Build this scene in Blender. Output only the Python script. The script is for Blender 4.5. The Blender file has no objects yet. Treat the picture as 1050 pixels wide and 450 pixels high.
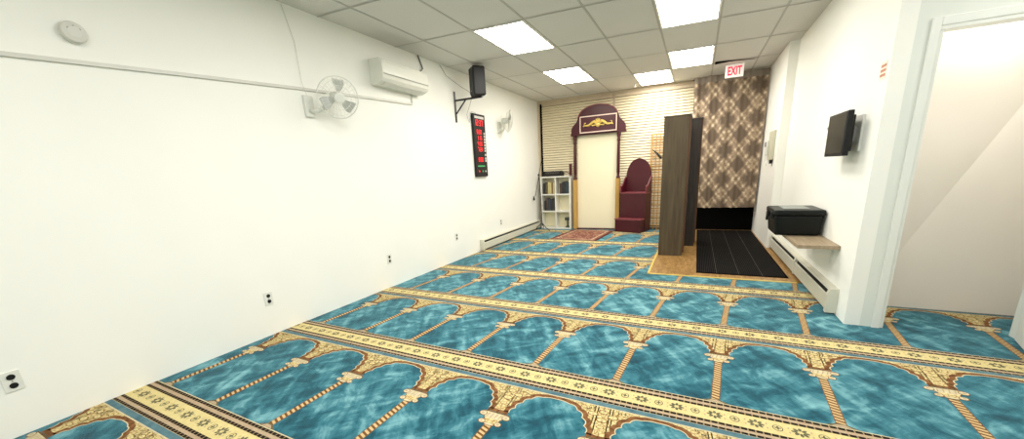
import bpy, bmesh, math, random
from mathutils import Vector, Matrix
random.seed(7)
PI = math.pi
C = bpy.context.scene.collection
SC = bpy.context.scene

# ------------------------------------------------------------------ room numbers (metres)
H = 2.955           # ceiling height
YB = 8.83           # far wall
XR = 4.66           # right wall
XP = 4.55           # far part of the right wall stands a little proud
YP = 7.0
YD = 3.77           # wall with the door opening
YF = -2.5           # wall behind the camera
XE = 6.3            # right end of the front area

# ------------------------------------------------------------------ materials
def srgb(r, g, b):
    f = lambda c: (c/255/12.92) if c/255 <= .04045 else ((c/255+.055)/1.055)**2.4
    return (f(r), f(g), f(b), 1)

def new_mat(name):
    m = bpy.data.materials.new(name); m.use_nodes = True
    nt = m.node_tree
    return m, nt, nt.nodes['Principled BSDF']

def mat(name, col, rough=.5, metal=0, var=.06, scale=8, bump=0, bscale=60, spec=.5, emit=None, es=0):
    m, nt, b = new_mat(name)
    N, L = nt.nodes.new, nt.links.new
    c = srgb(*col)
    tc = N('ShaderNodeTexCoord')
    nz = N('ShaderNodeTexNoise'); nz.inputs['Scale'].default_value = scale; nz.inputs['Detail'].default_value = 4
    L(tc.outputs['Object'], nz.inputs['Vector'])
    rp = N('ShaderNodeValToRGB')
    rp.color_ramp.elements[0].position = .3; rp.color_ramp.elements[1].position = .7
    rp.color_ramp.elements[0].color = tuple(max(0, x*(1-var)) for x in c[:3])+(1,)
    rp.color_ramp.elements[1].color = tuple(min(1, x*(1+var)) for x in c[:3])+(1,)
    L(nz.outputs['Fac'], rp.inputs['Fac']); L(rp.outputs['Color'], b.inputs['Base Color'])
    b.inputs['Roughness'].default_value = rough; b.inputs['Metallic'].default_value = metal
    b.inputs['Specular IOR Level'].default_value = spec
    if bump:
        n2 = N('ShaderNodeTexNoise'); n2.inputs['Scale'].default_value = bscale
        L(tc.outputs['Object'], n2.inputs['Vector'])
        bp = N('ShaderNodeBump'); bp.inputs['Strength'].default_value = bump; bp.inputs['Distance'].default_value = .01
        L(n2.outputs['Fac'], bp.inputs['Height']); L(bp.outputs['Normal'], b.inputs['Normal'])
    if emit:
        b.inputs['Emission Color'].default_value = srgb(*emit); b.inputs['Emission Strength'].default_value = es
    return m

def ramp_mat(name, stops, kind='noise', scale=5, detail=5, distort=0, rough=.8, stretch=(1, 1, 1), rot=0, bump=0, spec=.2):
    m, nt, b = new_mat(name)
    N, L = nt.nodes.new, nt.links.new
    tc = N('ShaderNodeTexCoord'); mp = N('ShaderNodeMapping')
    mp.inputs['Scale'].default_value = stretch; mp.inputs['Rotation'].default_value = (0, 0, rot)
    L(tc.outputs['Object'], mp.inputs['Vector'])
    if kind == 'noise':
        t = N('ShaderNodeTexNoise'); t.inputs['Scale'].default_value = scale
        t.inputs['Detail'].default_value = detail; t.inputs['Distortion'].default_value = distort; out = t.outputs['Fac']
    elif kind == 'cells':
        t = N('ShaderNodeTexVoronoi'); t.feature = 'DISTANCE_TO_EDGE'; t.inputs['Scale'].default_value = scale; out = t.outputs['Distance']
    elif kind == 'dots':
        t = N('ShaderNodeTexVoronoi'); t.inputs['Scale'].default_value = scale; out = t.outputs['Distance']
    else:
        t = N('ShaderNodeTexWave'); t.inputs['Scale'].default_value = scale; t.inputs['Distortion'].default_value = distort
        t.inputs['Detail'].default_value = detail; out = t.outputs['Fac']
        if kind == 'wavey': t.bands_direction = 'Y'
        if kind == 'waved': t.bands_direction = 'DIAGONAL'
    L(mp.outputs['Vector'], t.inputs['Vector'])
    rp = N('ShaderNodeValToRGB'); e = rp.color_ramp.elements
    while len(e) < len(stops): e.new(.5)
    for i, (p, c) in enumerate(stops): e[i].position = p; e[i].color = srgb(*c)
    L(out, rp.inputs['Fac']); L(rp.outputs['Color'], b.inputs['Base Color'])
    b.inputs['Roughness'].default_value = rough; b.inputs['Specular IOR Level'].default_value = spec
    if bump:
        bp = N('ShaderNodeBump'); bp.inputs['Strength'].default_value = bump; bp.inputs['Distance'].default_value = .005
        L(out, bp.inputs['Height']); L(bp.outputs['Normal'], b.inputs['Normal'])
    return m

M = {}
M['wall'] = mat('painted wall', (243, 243, 236), .75, var=.012, scale=2, bump=.05, bscale=120, spec=.2)
M['alcove'] = mat('stairwell paint', (244, 234, 224), .8, var=.01, scale=2, spec=.2)
M['trimwhite'] = mat('gloss white trim', (228, 230, 224), .4, var=.015)
M['ceiling'] = ramp_mat('ceiling tile board', [(.3, (208, 206, 200)), (.7, (220, 217, 210))], scale=90, detail=6, rough=.9, bump=.15)
M['grid'] = mat('ceiling grid', (176, 174, 166), .6)
M['dark'] = mat('dark void', (8, 8, 8), .95, spec=.05)
M['white'] = mat('white plastic', (226, 226, 218), .35, var=.02)
M['fan'] = mat('grey white plastic', (218, 219, 210), .4, var=.03)
M['offwhite'] = mat('aged white plastic', (206, 205, 196), .4, var=.03)
M['black'] = mat('black plastic', (13, 13, 15), .5, var=.1, spec=.3)
M['blackmetal'] = mat('black metal', (20, 20, 21), .35, metal=.3, var=.1)
M['case'] = mat('black green plastic', (3, 8, 8), .42, var=.15, spec=.25)
M['heater'] = mat('cream enamel', (205, 203, 186), .4, var=.03)
M['heaterslot'] = mat('heater slot', (22, 22, 22), .6)
M['maroon'] = mat('maroon paint', (62, 8, 20), .4, var=.12, scale=5, spec=.35)
M['maroonedge'] = mat('maroon edge', (112, 44, 52), .4, var=.1)
M['gold'] = mat('pale gold paint', (222, 190, 96), .35, metal=.15, var=.12, scale=20)
M['goldwood'] = ramp_mat('golden wood', [(.3, (150, 112, 52)), (.7, (190, 152, 84))], scale=9, stretch=(1, 1, .08), rough=.5)
M['cream'] = mat('cream board', (236, 228, 196), .6, var=.015, scale=2)
M['pinkcream'] = mat('pale border', (236, 206, 190), .5, var=.03)
M['slab'] = ramp_mat('dark brown wood', [(.25, (58, 49, 36)), (.6, (78, 67, 50)), (.8, (88, 76, 58))], scale=7, detail=6, distort=.6, stretch=(4, 4, .25), rough=.5)
M['slab2'] = ramp_mat('charcoal brown wood', [(.25, (38, 34, 32)), (.7, (58, 52, 48))], scale=7, detail=6, stretch=(4, 4, .25), rough=.5)
M['slabred'] = ramp_mat('reddish brown wood', [(.25, (58, 36, 22)), (.7, (84, 54, 34))], scale=7, detail=6, stretch=(4, 4, .25), rough=.5)
M['trellis'] = mat('light pine', (190, 140, 66), .5, var=.1, scale=12)
M['shelfwood'] = ramp_mat('grey oak laminate', [(.3, (140, 122, 98)), (.7, (164, 146, 120))], scale=6, detail=5, stretch=(6, .6, 1), rough=.5)
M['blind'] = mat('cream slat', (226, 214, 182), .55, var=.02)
M['slatshade'] = mat('shaded slat underside', (200, 184, 150), .7, var=.03)  # coloured darker than the slat face to draw shade lines
M['blindrail'] = mat('blind rail', (196, 178, 150), .5, var=.04)
M['exitface'] = mat('sign face', (240, 236, 228), .4, var=.01, emit=(255, 245, 235), es=.25)
M['exitred'] = mat('red letters', (232, 40, 70), .4, emit=(255, 40, 80), es=.55)
M['led'] = mat('red lit digits', (230, 30, 40), .4, emit=(255, 35, 45), es=.9)
M['ledgreen'] = mat('green lit dot', (60, 160, 90), .4, emit=(60, 190, 100), es=.3)
M['glasswhite'] = mat('white print', (210, 208, 204), .5)
M['screen'] = ramp_mat('dark screen', [(.35, (10, 20, 22)), (.65, (26, 44, 44))], scale=5, stretch=(1, 3, .6), rough=.25, spec=.5)
M['silver'] = mat('silver metal', (170, 170, 168), .3, metal=.8)
M['wire'] = mat('grey cable', (120, 120, 115), .6)
M['purple'] = mat('purple plastic', (70, 60, 90), .5)
M['sticker'] = mat('white sticker', (232, 222, 208), .6)
M['stickered'] = mat('red brown print', (190, 120, 90), .6)
for i, c in enumerate([(46, 50, 44), (196, 184, 130), (30, 30, 32), (120, 92, 52), (66, 48, 40), (214, 208, 190), (44, 62, 74), (96, 30, 30)]):
    M['book%d' % i] = mat('book cover %d' % i, c, .55, var=.12)

# carpet materials
def carpet_blue():
    m, nt, b = new_mat('turquoise pile')
    N, L = nt.nodes.new, nt.links.new
    tc = N('ShaderNodeTexCoord')
    def noise(scale, detail, dist, st=(1, 1, 1), rot=0):
        mp = N('ShaderNodeMapping'); mp.vector_type = 'TEXTURE'; mp.inputs['Scale'].default_value = tuple(1/v for v in st); mp.inputs['Rotation'].default_value = (0, 0, rot)
        t = N('ShaderNodeTexNoise'); t.inputs['Scale'].default_value = scale; t.inputs['Detail'].default_value = detail
        t.inputs['Distortion'].default_value = dist; t.inputs['Roughness'].default_value = .62
        L(tc.outputs['Object'], mp.inputs['Vector']); L(mp.outputs['Vector'], t.inputs['Vector']); return t.outputs['Fac']
    def math_(op, a, bb):
        n = N('ShaderNodeMath'); n.operation = op
        for i, v in enumerate((a, bb)):
            if isinstance(v, (int, float)): n.inputs[i].default_value = v
            else: L(v, n.inputs[i])
        return n.outputs[0]
    a = noise(6, 6, .8); c = noise(11, 4, .4, (1, .16, 1), .55); d = noise(10, 4, .4, (.16, 1, 1), .75); e = noise(1.1, 2, 0)
    s = math_('ADD', math_('MULTIPLY', a, .42), math_('ADD', math_('MULTIPLY', c, .27), math_('MULTIPLY', d, .24)))
    s = math_('ADD', s, math_('MULTIPLY', e, .12))
    rp = N('ShaderNodeValToRGB'); el = rp.color_ramp.elements
    for _ in range(2): el.new(.5)
    for i, (p, col) in enumerate([(.40, (12, 50, 64)), (.48, (24, 78, 93)), (.54, (50, 108, 122)), (.64, (116, 170, 178))]):
        el[i].position = p; el[i].color = srgb(*col)
    L(s, rp.inputs['Fac']); L(rp.outputs['Color'], b.inputs['Base Color'])
    b.inputs['Roughness'].default_value = .9; b.inputs['Specular IOR Level'].default_value = .1
    b.inputs['Sheen Weight'].default_value = .42; b.inputs['Sheen Roughness'].default_value = .35; b.inputs['Sheen Tint'].default_value = srgb(190, 235, 245)
    f = noise(400, 2, 0); bp = N('ShaderNodeBump'); bp.inputs['Strength'].default_value = .3; bp.inputs['Distance'].default_value = .004
    L(f, bp.inputs['Height']); L(bp.outputs['Normal'], b.inputs['Normal'])
    return m

def dash_mat():
    m, nt, b = new_mat('black dashed border')
    N, L = nt.nodes.new, nt.links.new
    tc = N('ShaderNodeTexCoord'); sx = N('ShaderNodeSeparateXYZ'); L(tc.outputs['Object'], sx.inputs[0])
    a = N('ShaderNodeMath'); a.operation = 'MULTIPLY'; a.inputs[1].default_value = 1/.034; L(sx.outputs['X'], a.inputs[0])
    f = N('ShaderNodeMath'); f.operation = 'FRACT'; L(a.outputs[0], f.inputs[0])
    rp = N('ShaderNodeValToRGB'); rp.color_ramp.interpolation = 'CONSTANT'
    e = rp.color_ramp.elements; e[0].position = 0; e[0].color = srgb(26, 20, 16); e[1].position = .84; e[1].color = srgb(150, 126, 92)
    L(f.outputs[0], rp.inputs['Fac']); L(rp.outputs['Color'], b.inputs['Base Color'])
    b.inputs['Roughness'].default_value = .9; b.inputs['Specular IOR Level'].default_value = .1
    return m

CM = [carpet_blue(),
      ramp_mat('floral yellow pile', [(.02, (136, 110, 66)), (.06, (190, 166, 110)), (.22, (208, 190, 136)), (.6, (216, 196, 132))], 'cells', 42, rough=.9, spec=.1),
      ramp_mat('brown scroll pile', [(.3, (84, 52, 30)), (.7, (134, 90, 54))], 'noise', 40, rough=.9, spec=.1),
      ramp_mat('cream pile', [(.3, (186, 172, 136)), (.7, (208, 196, 158))], 'noise', 30, rough=.9, spec=.1),
      ramp_mat('slate blue pile', [(.3, (60, 92, 104)), (.7, (92, 124, 130))], 'noise', 14, rough=.9, spec=.1),
      dash_mat(),
      ramp_mat('tan pile', [(.3, (160, 138, 110)), (.7, (182, 160, 130))], 'noise', 60, rough=.9, spec=.1),
      ramp_mat('yellow pile', [(.3, (200, 182, 122)), (.7, (212, 196, 138))], 'noise', 40, rough=.9, spec=.1),
      ramp_mat('charcoal pile', [(.3, (76, 74, 56)), (.7, (114, 108, 80))], 'noise', 60, rough=.9, spec=.1),
      ramp_mat('twisted pillar pile', [(.38, (104, 70, 36)), (.5, (184, 150, 102)), (.62, (196, 166, 118))], 'wavey', 11, 0, rough=.9, spec=.1, rot=.35)]
BLUE, FLORAL, BROWN, CREAM, SLATE, DASH, TAN, YELLOW, CHAR, PILLAR = range(10)

# ------------------------------------------------------------------ mesh helpers
class MB:
    def __init__(s): s.bm = bmesh.new()
    def box(s, x0, y0, z0, x1, y1, z1, rot=None, bevel=0):
        r = bmesh.ops.create_cube(s.bm, size=1)
        vs = r['verts']
        bmesh.ops.scale(s.bm, vec=(x1-x0, y1-y0, z1-z0), verts=vs)
        if bevel:
            es = list({e for v in vs for e in v.link_edges})
            rr = bmesh.ops.bevel(s.bm, geom=es, offset=bevel, segments=2, affect='EDGES', profile=.5)
            vs = list({v for f in rr['faces'] for v in f.verts} | {v for v in vs if v.is_valid})
        if rot: bmesh.ops.rotate(s.bm, cent=(0, 0, 0), matrix=rot, verts=vs)
        bmesh.ops.translate(s.bm, vec=((x0+x1)/2, (y0+y1)/2, (z0+z1)/2), verts=vs)
        return s
    def tube(s, pts, r, n=8, cap=True):
        pts = [Vector(p) for p in pts]; rings = []
        rr = r if isinstance(r, (list, tuple)) else [r]*len(pts)
        prev = None
        for i, p in enumerate(pts):
            d = (pts[min(i+1, len(pts)-1)]-pts[max(i-1, 0)]).normalized()
            if prev is None:
                a = d.orthogonal().normalized()
            else:
                a = (prev - d*prev.dot(d))
                a = a.normalized() if a.length > 1e-6 else d.orthogonal().normalized()
            prev = a; b = d.cross(a)
            rings.append([s.bm.verts.new(p+(a*math.cos(2*PI*k/n)+b*math.sin(2*PI*k/n))*rr[i]) for k in range(n)])
        for i in range(len(rings)-1):
            for k in range(n):
                s.bm.faces.new((rings[i][k], rings[i][(k+1) % n], rings[i+1][(k+1) % n], rings[i+1][k]))
        if cap:
            s.bm.faces.new(rings[0][::-1]); s.bm.faces.new(rings[-1])
        return s
    def lathe(s, c, prof, n=20, mtx=None):
        # prof: (radius, height) list, axis local z, moved by mtx then c
        c = Vector(c); rings = []
        for r, h in prof:
            ring = []
            for k in range(n):
                v = Vector((r*math.cos(2*PI*k/n), r*math.sin(2*PI*k/n), h))
                if mtx: v = mtx @ v
                ring.append(s.bm.verts.new(c+v))
            rings.append(ring)
        for i in range(len(rings)-1):
            for k in range(n):
                s.bm.faces.new((rings[i][k], rings[i][(k+1) % n], rings[i+1][(k+1) % n], rings[i+1][k]))
        s.bm.faces.new(rings[0][::-1]); s.bm.faces.new(rings[-1])
        return s
    def torus(s, c, R, r, mtx, n=32, m=6):
        pts = [Vector(c)+mtx @ Vector((R*math.cos(2*PI*k/n), R*math.sin(2*PI*k/n), 0)) for k in range(n)]
        ax = mtx @ Vector((0, 0, 1)); rings = []
        for p in pts:
            o = (p-Vector(c)).normalized()
            rings.append([s.bm.verts.new(p+(o*math.cos(2*PI*j/m)+ax*math.sin(2*PI*j/m))*r) for j in range(m)])
        for k in range(n):
            for j in range(m):
                s.bm.faces.new((rings[k][j], rings[k][(j+1) % m], rings[(k+1) % n][(j+1) % m], rings[(k+1) % n][j]))
        return s
    def prism_y(s, poly, y0, y1):
        # poly in (x, z), extruded y0..y1
        a = [s.bm.verts.new((x, y0, z)) for x, z in poly]; b = [s.bm.verts.new((x, y1, z)) for x, z in poly]
        n = len(poly)
        s.bm.faces.new(a); s.bm.faces.new(b[::-1])
        for i in range(n): s.bm.faces.new((a[i], b[i], b[(i+1) % n], a[(i+1) % n]))
        return s
    def prism_x(s, poly, x0, x1):
        # poly in (y, z)
        a = [s.bm.verts.new((x0, y, z)) for y, z in poly]; b = [s.bm.verts.new((x1, y, z)) for y, z in poly]
        n = len(poly)
        s.bm.faces.new(a); s.bm.faces.new(b[::-1])
        for i in range(n): s.bm.faces.new((a[i], b[i], b[(i+1) % n], a[(i+1) % n]))
        return s
    def quad(s, *pts):
        s.bm.faces.new([s.bm.verts.new(p) for p in pts]); return s
    def obj(s, name, m, parent=None, smooth=False, loc=None):
        me = bpy.data.meshes.new(name)
        bmesh.ops.recalc_face_normals(s.bm, faces=s.bm.faces[:])
        s.bm.to_mesh(me); s.bm.free()
        for mm in (m if isinstance(m, list) else [m]): me.materials.append(mm)
        if smooth:
            for p in me.polygons: p.use_smooth = True
        o = bpy.data.objects.new(name, me); C.objects.link(o)
        if parent: o.parent = parent
        if loc: o.location = loc
        return o

def thing(name, label, cat, loc=(0, 0, 0), rz=0, group=None):
    o = bpy.data.objects.new(name, None); C.objects.link(o); o.empty_display_size = .1
    o.location = loc; o.rotation_euler = (0, 0, rz); o['label'] = label; o['category'] = cat
    if group: o['group'] = group
    return o
def tag(o, label, cat, group=None, kind=None):
    o['label'] = label; o['category'] = cat
    if group: o['group'] = group
    if kind: o['kind'] = kind
    return o
def struct(name, mb, m, parent=None):
    o = mb.obj(name, m, parent)
    if not parent: o['kind'] = 'structure'
    return o
def copy_tree(o, parent=None):
    c = o.copy(); C.objects.link(c)
    if parent: c.parent = parent
    for ch in list(o.children): copy_tree(ch, c)
    return c
def rotto(n):
    return Vector((0, 0, 1)).rotation_difference(Vector(n).normalized()).to_matrix()

# ------------------------------------------------------------------ the room shell
struct('floor', MB().box(-.1, YF-.1, -.12, XE+.1, YB+.3, -.01), mat('sub floor', (120, 100, 80)))
struct('wall_left', MB().box(-.12, YF-.12, -.01, 0, YB, H+.1), M['wall'])
struct('wall_front', MB().box(-.12, YF-.12, -.01, XE+.1, YF, H+.1), M['wall'])
# right wall: near length, and the far length that stands a little proud
struct('wall_right', MB().box(XR, YD, -.01, XR+.1, YP, H+.1), M['wall'])
struct('wall_right_far', MB().box(XP, YP, -.01, XP+.22, YB, H+.1), M['wall'])
# wall that faces the camera, with the door opening
XD0, XD1, ZD = 4.88, 5.64, 2.155
w = MB().box(XR+.1, YD, -.01, XD0, YD+.1, H+.1).box(XD1, YD, -.01, XE, YD+.1, H+.1).box(XD0, YD, ZD, XD1, YD+.1, H+.1)
struct('wall_entry', w, mat('shaded white wall', (222, 226, 219), .7, var=.012, scale=2, spec=.2))  # wall white greyed in colour, as if turned from the lamps
struct('wall_side', MB().box(XE, YF, -.01, XE+.12, YD+.7, H+.1), M['wall'])
# space under the stairs behind the opening: back wall below the slope, soffit above it
YA = 4.37
xa, za = 5.00, .215; xb, zb = 6.3, 3.11
sl = (1.673-.476)/(5.65-5.115)
zz = lambda x: .476+sl*(x-5.115)
xt = 5.115+(H-.476)/sl
x00 = 5.115-(.476)/sl
w = MB(); w.prism_y([(x00, -.01), (XE, -.01), (XE, H+.1), (xt+.05, H+.1)], YA, YA+.08)
struct('wall_alcove', w, M['alcove'])
w = MB()
# soffit: hinged on the sloping line, leaning toward the viewer as it goes up and left
nrm = Vector((-sl, 0, 1)).normalized()
xl_ = XR+.145
def soff(x, z):
    d = (x-x00)*nrm.x + (z+.0)*nrm.z
    return (x, YA-.28*d, z)  # lean given so this face falls darker than the wall below
w.quad(soff(x00-.02, zz(x00-.02)-.05), soff(xt+.02, H-.02), soff(xt+.02, H+.05), soff(xl_, H+.05), soff(xl_, zz(x00-.02)))
so = struct('trim_1', w, M['alcove'])
struct('wall_alcove_left', MB().box(XR+.1, YD+.1, -.01, XR+.14, YA+.08, H+.1), M['wall'])
# door opening trim and the leaf folded back
t = MB()
t.box(XD0-.05, YD-.018, -.005, XD0, YD, ZD+.055, bevel=.004).box(XD0, YD-.018, ZD, XD1, YD, ZD+.055, bevel=.004)
t.box(XD1, YD-.018, -.005, XD1+.05, YD, ZD+.055, bevel=.004)
t.box(XD0, YD-.012, ZD-.022, XD1, YD+.1, ZD).box(XD0, YD-.006, -.005, XD0+.022, YD+.1, ZD-.02)
fr = struct('trim_2', t, M['trimwhite'])
struct('strike_plate', MB().box(XD0+.0225, YD+.02, 1.03, XD0+.0245, YD+.05, 1.11), M['silver'], fr)
d = MB(); d.box(0, -.02, .02, .74, .02, ZD-.03, bevel=.003)
dr = d.obj('door_2', M['trimwhite']); dr['kind'] = 'structure'
dr.location = (5.625, 3.745, 0); dr.rotation_euler = (0, 0, math.atan2(-.43, -.12))
struct('door_handle', MB().lathe((.67, .02, 1.0), [(.028, 0), (.028, .01), (.012, .015), (.012, .04), (.027, .05), (.027, .07), (.012, .08)], 14, rotto((0, 1, 0))), M['silver'], dr)

# ceiling: boards with a slightly skewed T-bar grid
struct('ceiling', MB().box(-.1, YF-.1, H, XE+.1, YB+.1, H+.08), M['ceiling'])
GX = [.425+.638*k for k in range(7)]
SK = .07
def gy(k, x): return 4.14+1.09*k+SK*(x-1.06)
g = MB()
for x in GX:
    g.box(x-.011, YF, H-.004, x+.011, YB-.02, H)
for x in (4.898, 5.536, 6.174): g.box(x-.011, YF, H-.004, x+.011, YD, H)
for k in range(-6, 5):
    xm = XR if k >= 0 else XE
    xm = XP if gy(k, XR) > YP else xm
    y0, y1 = gy(k, 0), gy(k, xm)
    g.quad((0, y0-.011, H-.005), (xm, y1-.011, H-.005), (xm, y1+.011, H-.005), (0, y0+.011, H-.005))
struct('ceiling_grid', g, M['grid'])
# dark sheet drawing the shade inside a slipped tile's slot
gp = MB(); gp.quad((3.64, 7.53, H-.008), (3.64, 7.73, H-.008), (3.86, 7.66, H-.008), (4.22, 7.74, H-.008), (4.22, 7.72, H-.008), (3.86, 7.58, H-.008))
struct('ceiling_gap_shade', gp, M['dark'])

# fluorescent panels
lm, nt, b = new_mat('lit diffuser')
b.inputs['Base Color'].default_value = (1, 1, 1, 1); b.inputs['Emission Color'].default_value = srgb(255, 249, 237); b.inputs['Emission Strength'].default_value = 18
def panel(col, k0, label, frac=1.0, group='lit ceiling panels', yoff=0):
    x0, x1 = GX[col]+.014, GX[col+1]-.014
    P = [(x0, gy(k0, x0)+.012+yoff), (x1, gy(k0, x1)+.012+yoff), (x1, gy(k0+1, x1)-.012+yoff), (x0, gy(k0+1, x0)-.012+yoff)]
    cx = sum(p[0] for p in P)/4; cy = sum(p[1] for p in P)/4
    o = thing('ceiling_light', label, 'ceiling light', (cx, cy, H), 0, group)
    L = [(p[0]-cx, p[1]-cy) for p in P]
    ins = lambda f: [(x*f, y*f) for x, y in L]
    A, B_ = L, [(x-math.copysign(.018, x), y-math.copysign(.018, y)) for x, y in L]
    f = MB()
    for i in range(4):
        j = (i+1) % 4
        f.quad((*A[i], -.012), (*A[j], -.012), (*B_[j], -.012), (*B_[i], -.012))
        f.quad((*A[i], -.012), (*A[j], -.012), (*A[j], -.001), (*A[i], -.001))
    f.obj('frame', M['white'], o)
    q = MB(); q.quad(*[(x, y, -.009) for x, y in B_]); q.obj('diffuser', lm, o)
    return o
panel(1, 0, 'lit ceiling panel nearest above the air conditioner, left row')
panel(1, 2, 'smaller lit ceiling panel above the maroon arch, left row')
panel(4, 0, 'largest lit ceiling panel, cut by the top edge of the photo')
panel(4, 2, 'lit ceiling panel just left of the exit sign')
panel(3, 3, 'farthest lit ceiling panel, close to the blinds wall')
# lamps for the panels that are out of frame over the near part of the hall, plus added alcove fills
def lamp(x, y, z, sx, sy, p, col=(1, .98, .94), rot=(0, 0, 0)):
    d = bpy.data.lights.new('area', 'AREA'); d.shape = 'RECTANGLE'; d.size = sx; d.size_y = sy; d.energy = p; d.color = col
    o = bpy.data.objects.new('panel_or_fill_lamp', d); C.objects.link(o); o.location = (x, y, z); o.rotation_euler = rot
    return o
for x, y, p in ((1.9, 2.3, 32), (3.3, 2.5, 26), (1.9, .2, 24), (3.3, .3, 18), (5.3, 1.4, 8), (1.9, -1.6, 14), (4.2, -1.6, 14)):
    lamp(x, y, H-.03, .6, 1.1, p)
lamp(5.35, 4.1, 2.5, .5, .2, 9)  # added fill inside the alcove, whitens the top of the soffit
lamp(5.6, 2.8, H-.03, .6, .6, 15)  # added fill that brightens the lower alcove through the opening

# far wall: window filled with blinds, frame, mullion
struct('wall_back', MB().box(-.12, YB+.12, -.01, XR+.2, YB+.24, H+.1), M['wall'])
wf = MB()
wf.box(0, YB-.03, H-.06, 3.34, YB+.02, H)           # top rail
wf.box(0, YB-.03, 0, .05, YB+.02, H-.06)
wf.box(1.765, YB-.02, 0, 1.80, YB+.02, H-.06)
win = struct('window_1', wf, M['blindrail'])
struct('pane', MB().box(0, YB+.03, 0, 3.34, YB+.04, H), M['dark'], win)
def blind(x0, x1, label):
    o = thing('window_blind', label, 'blind', (x0, YB-.01, 0), 0, 'window blinds on the far wall')
    wd = x1-x0
    MB().box(0, -.035, H-.125, wd, .02, H-.065, bevel=.004).obj('headrail', M['blindrail'], o)
    s = MB(); z = H-.135
    while z > .08:
        s.quad((0, -.024, z-.040), (wd, -.024, z-.040), (wd, -.006, z), (0, -.006, z))
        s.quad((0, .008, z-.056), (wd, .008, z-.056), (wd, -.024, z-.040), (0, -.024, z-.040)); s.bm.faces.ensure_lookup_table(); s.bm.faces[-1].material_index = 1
        z -= .055
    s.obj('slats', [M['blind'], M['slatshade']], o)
    MB().box(0, -.025, .03, wd, .01, .055).obj('bottom_rail', M['blindrail'], o)
    return o
blind(.115, 1.76, 'cream horizontal slat blind left of the mullion, behind white bookcase')
blind(1.805, 3.335, 'cream horizontal slat blind right of the mullion, behind pine trellis')
struct('trim_3', MB().box(3.34, YB-.02, 0, 3.44, YB+.02, H), M['wall'])
dd = MB().box(3.44, YB-.01, 0, XP, YB+.03, 2.2)
do = struct('door_1', dd, M['dark'])  # near-black leaf stands in for the dark space behind the curtain
struct('push_bar', MB().box(3.6, YB-.05, .92, 4.4, YB-.02, .97), M['black'], do)
struct('wall_back_upper', MB().box(3.44, YB-.01, 2.2, XP, YB+.03, H), M['wall'])

# ------------------------------------------------------------------ carpet
def cutrect(poly, r):
    x0, y0, x1, y1 = r
    for ax, v, sg in ((0, x0, 1), (0, x1, -1), (1, y0, 1), (1, y1, -1)):
        out = []
        n = len(poly)
        for i in range(n):
            a, b_ = poly[i], poly[(i+1) % n]
            da, db = (a[ax]-v)*sg, (b_[ax]-v)*sg
            if da >= 0: out.append(a)
            if (da >= 0) != (db >= 0):
                t_ = da/(da-db); out.append((a[0]+(b_[0]-a[0])*t_, a[1]+(b_[1]-a[1])*t_))
        poly = out
        if len(poly) < 3: return None
    return poly
VX, VY = 2.985, 4.96       # corner of the vinyl strip by the exit
RECTS = [(0.0, YF, XR, VY), (0.0, VY, VX, YB-.04), (XR, YF, XE, YD+.6)]
cb = bmesh.new()
ROWP, COLW = 1.219, .577
def wmap(p):
    x, y = p
    u = y-1.15
    if u < 0: d = .0325*u
    elif u < 3.6: d = .0325*u+.016*u*u
    else: d = .3244+.148*(u-3.6)
    n_ = min(1.3, max(0, (2.1-y)/.5))
    return (x+d+n_*(.017+.02*(x-.9)), y-.02*(x-2.8))
def put(poly, layer, mi):
    poly = [wmap(p) for p in poly]
    for r in RECTS:
        q = cutrect(poly, r)
        if not q: continue
        try: f = cb.faces.new([cb.verts.new((x, y, .004+layer*.0005)) for x, y in q])
        except ValueError: continue
        f.material_index = mi
        f.normal_update()
        if f.normal.z < 0: f.normal_flip()
def ell(cx, cy, rx, ry, n=10, rot=0):
    o = []
    for k in range(n):
        a = 2*PI*k/n; u, v = rx*math.cos(a), ry*math.sin(a)
        o.append((cx+u*math.cos(rot)-v*math.sin(rot), cy+u*math.sin(rot)+v*math.cos(rot)))
    return o
def rect(x0, y0, x1, y1): return [(x0, y0), (x1, y0), (x1, y1), (x0, y1)]
for r in RECTS:
    f = cb.faces.new([cb.verts.new((x, y, .004)) for x, y in rect(*r)]); f.material_index = BLUE
# multifoil half arch: (s from centre, t along the row)
def lobe(a, b_, bulge, n=6):
    (x0, y0), (x1, y1) = a, b_
    mx, my = (x0+x1)/2, (y0+y1)/2; dx, dy = x1-x0, y1-y0; L_ = math.hypot(dx, dy); nx, ny = -dy/L_, dx/L_
    out = []
    for k in range(n):
        u = k/n; h = bulge*4*u*(1-u)
        out.append((x0+dx*u+nx*h, y0+dy*u+ny*h))
    return out
KEY = [(0, .898), (.085, .884), (.145, .842), (.184, .785), (.208, .72), (.226, .665)]
BUL = [.006, .014, .016, .016, .012]
INNER = []
for i in range(len(KEY)-1): INNER += lobe(KEY[i], KEY[i+1], BUL[i])
INNER.append(KEY[-1])
def offset(curve, d):
    o = []
    for i, p in enumerate(curve):
        a = curve[max(0, i-2)]; b_ = curve[min(len(curve)-1, i+2)]
        dx, dy = b_[0]-a[0], b_[1]-a[1]; L_ = math.hypot(dx, dy)
        o.append((p[0]-dy/L_*d, p[1]+dx/L_*d))
    o[0] = (0, curve[0][1]+d)
    return o
OUTER = offset(INNER, .028); LINE = offset(INNER, -.006); MID = offset(INNER, .022)
TT = .928
X0 = 2.455
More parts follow.
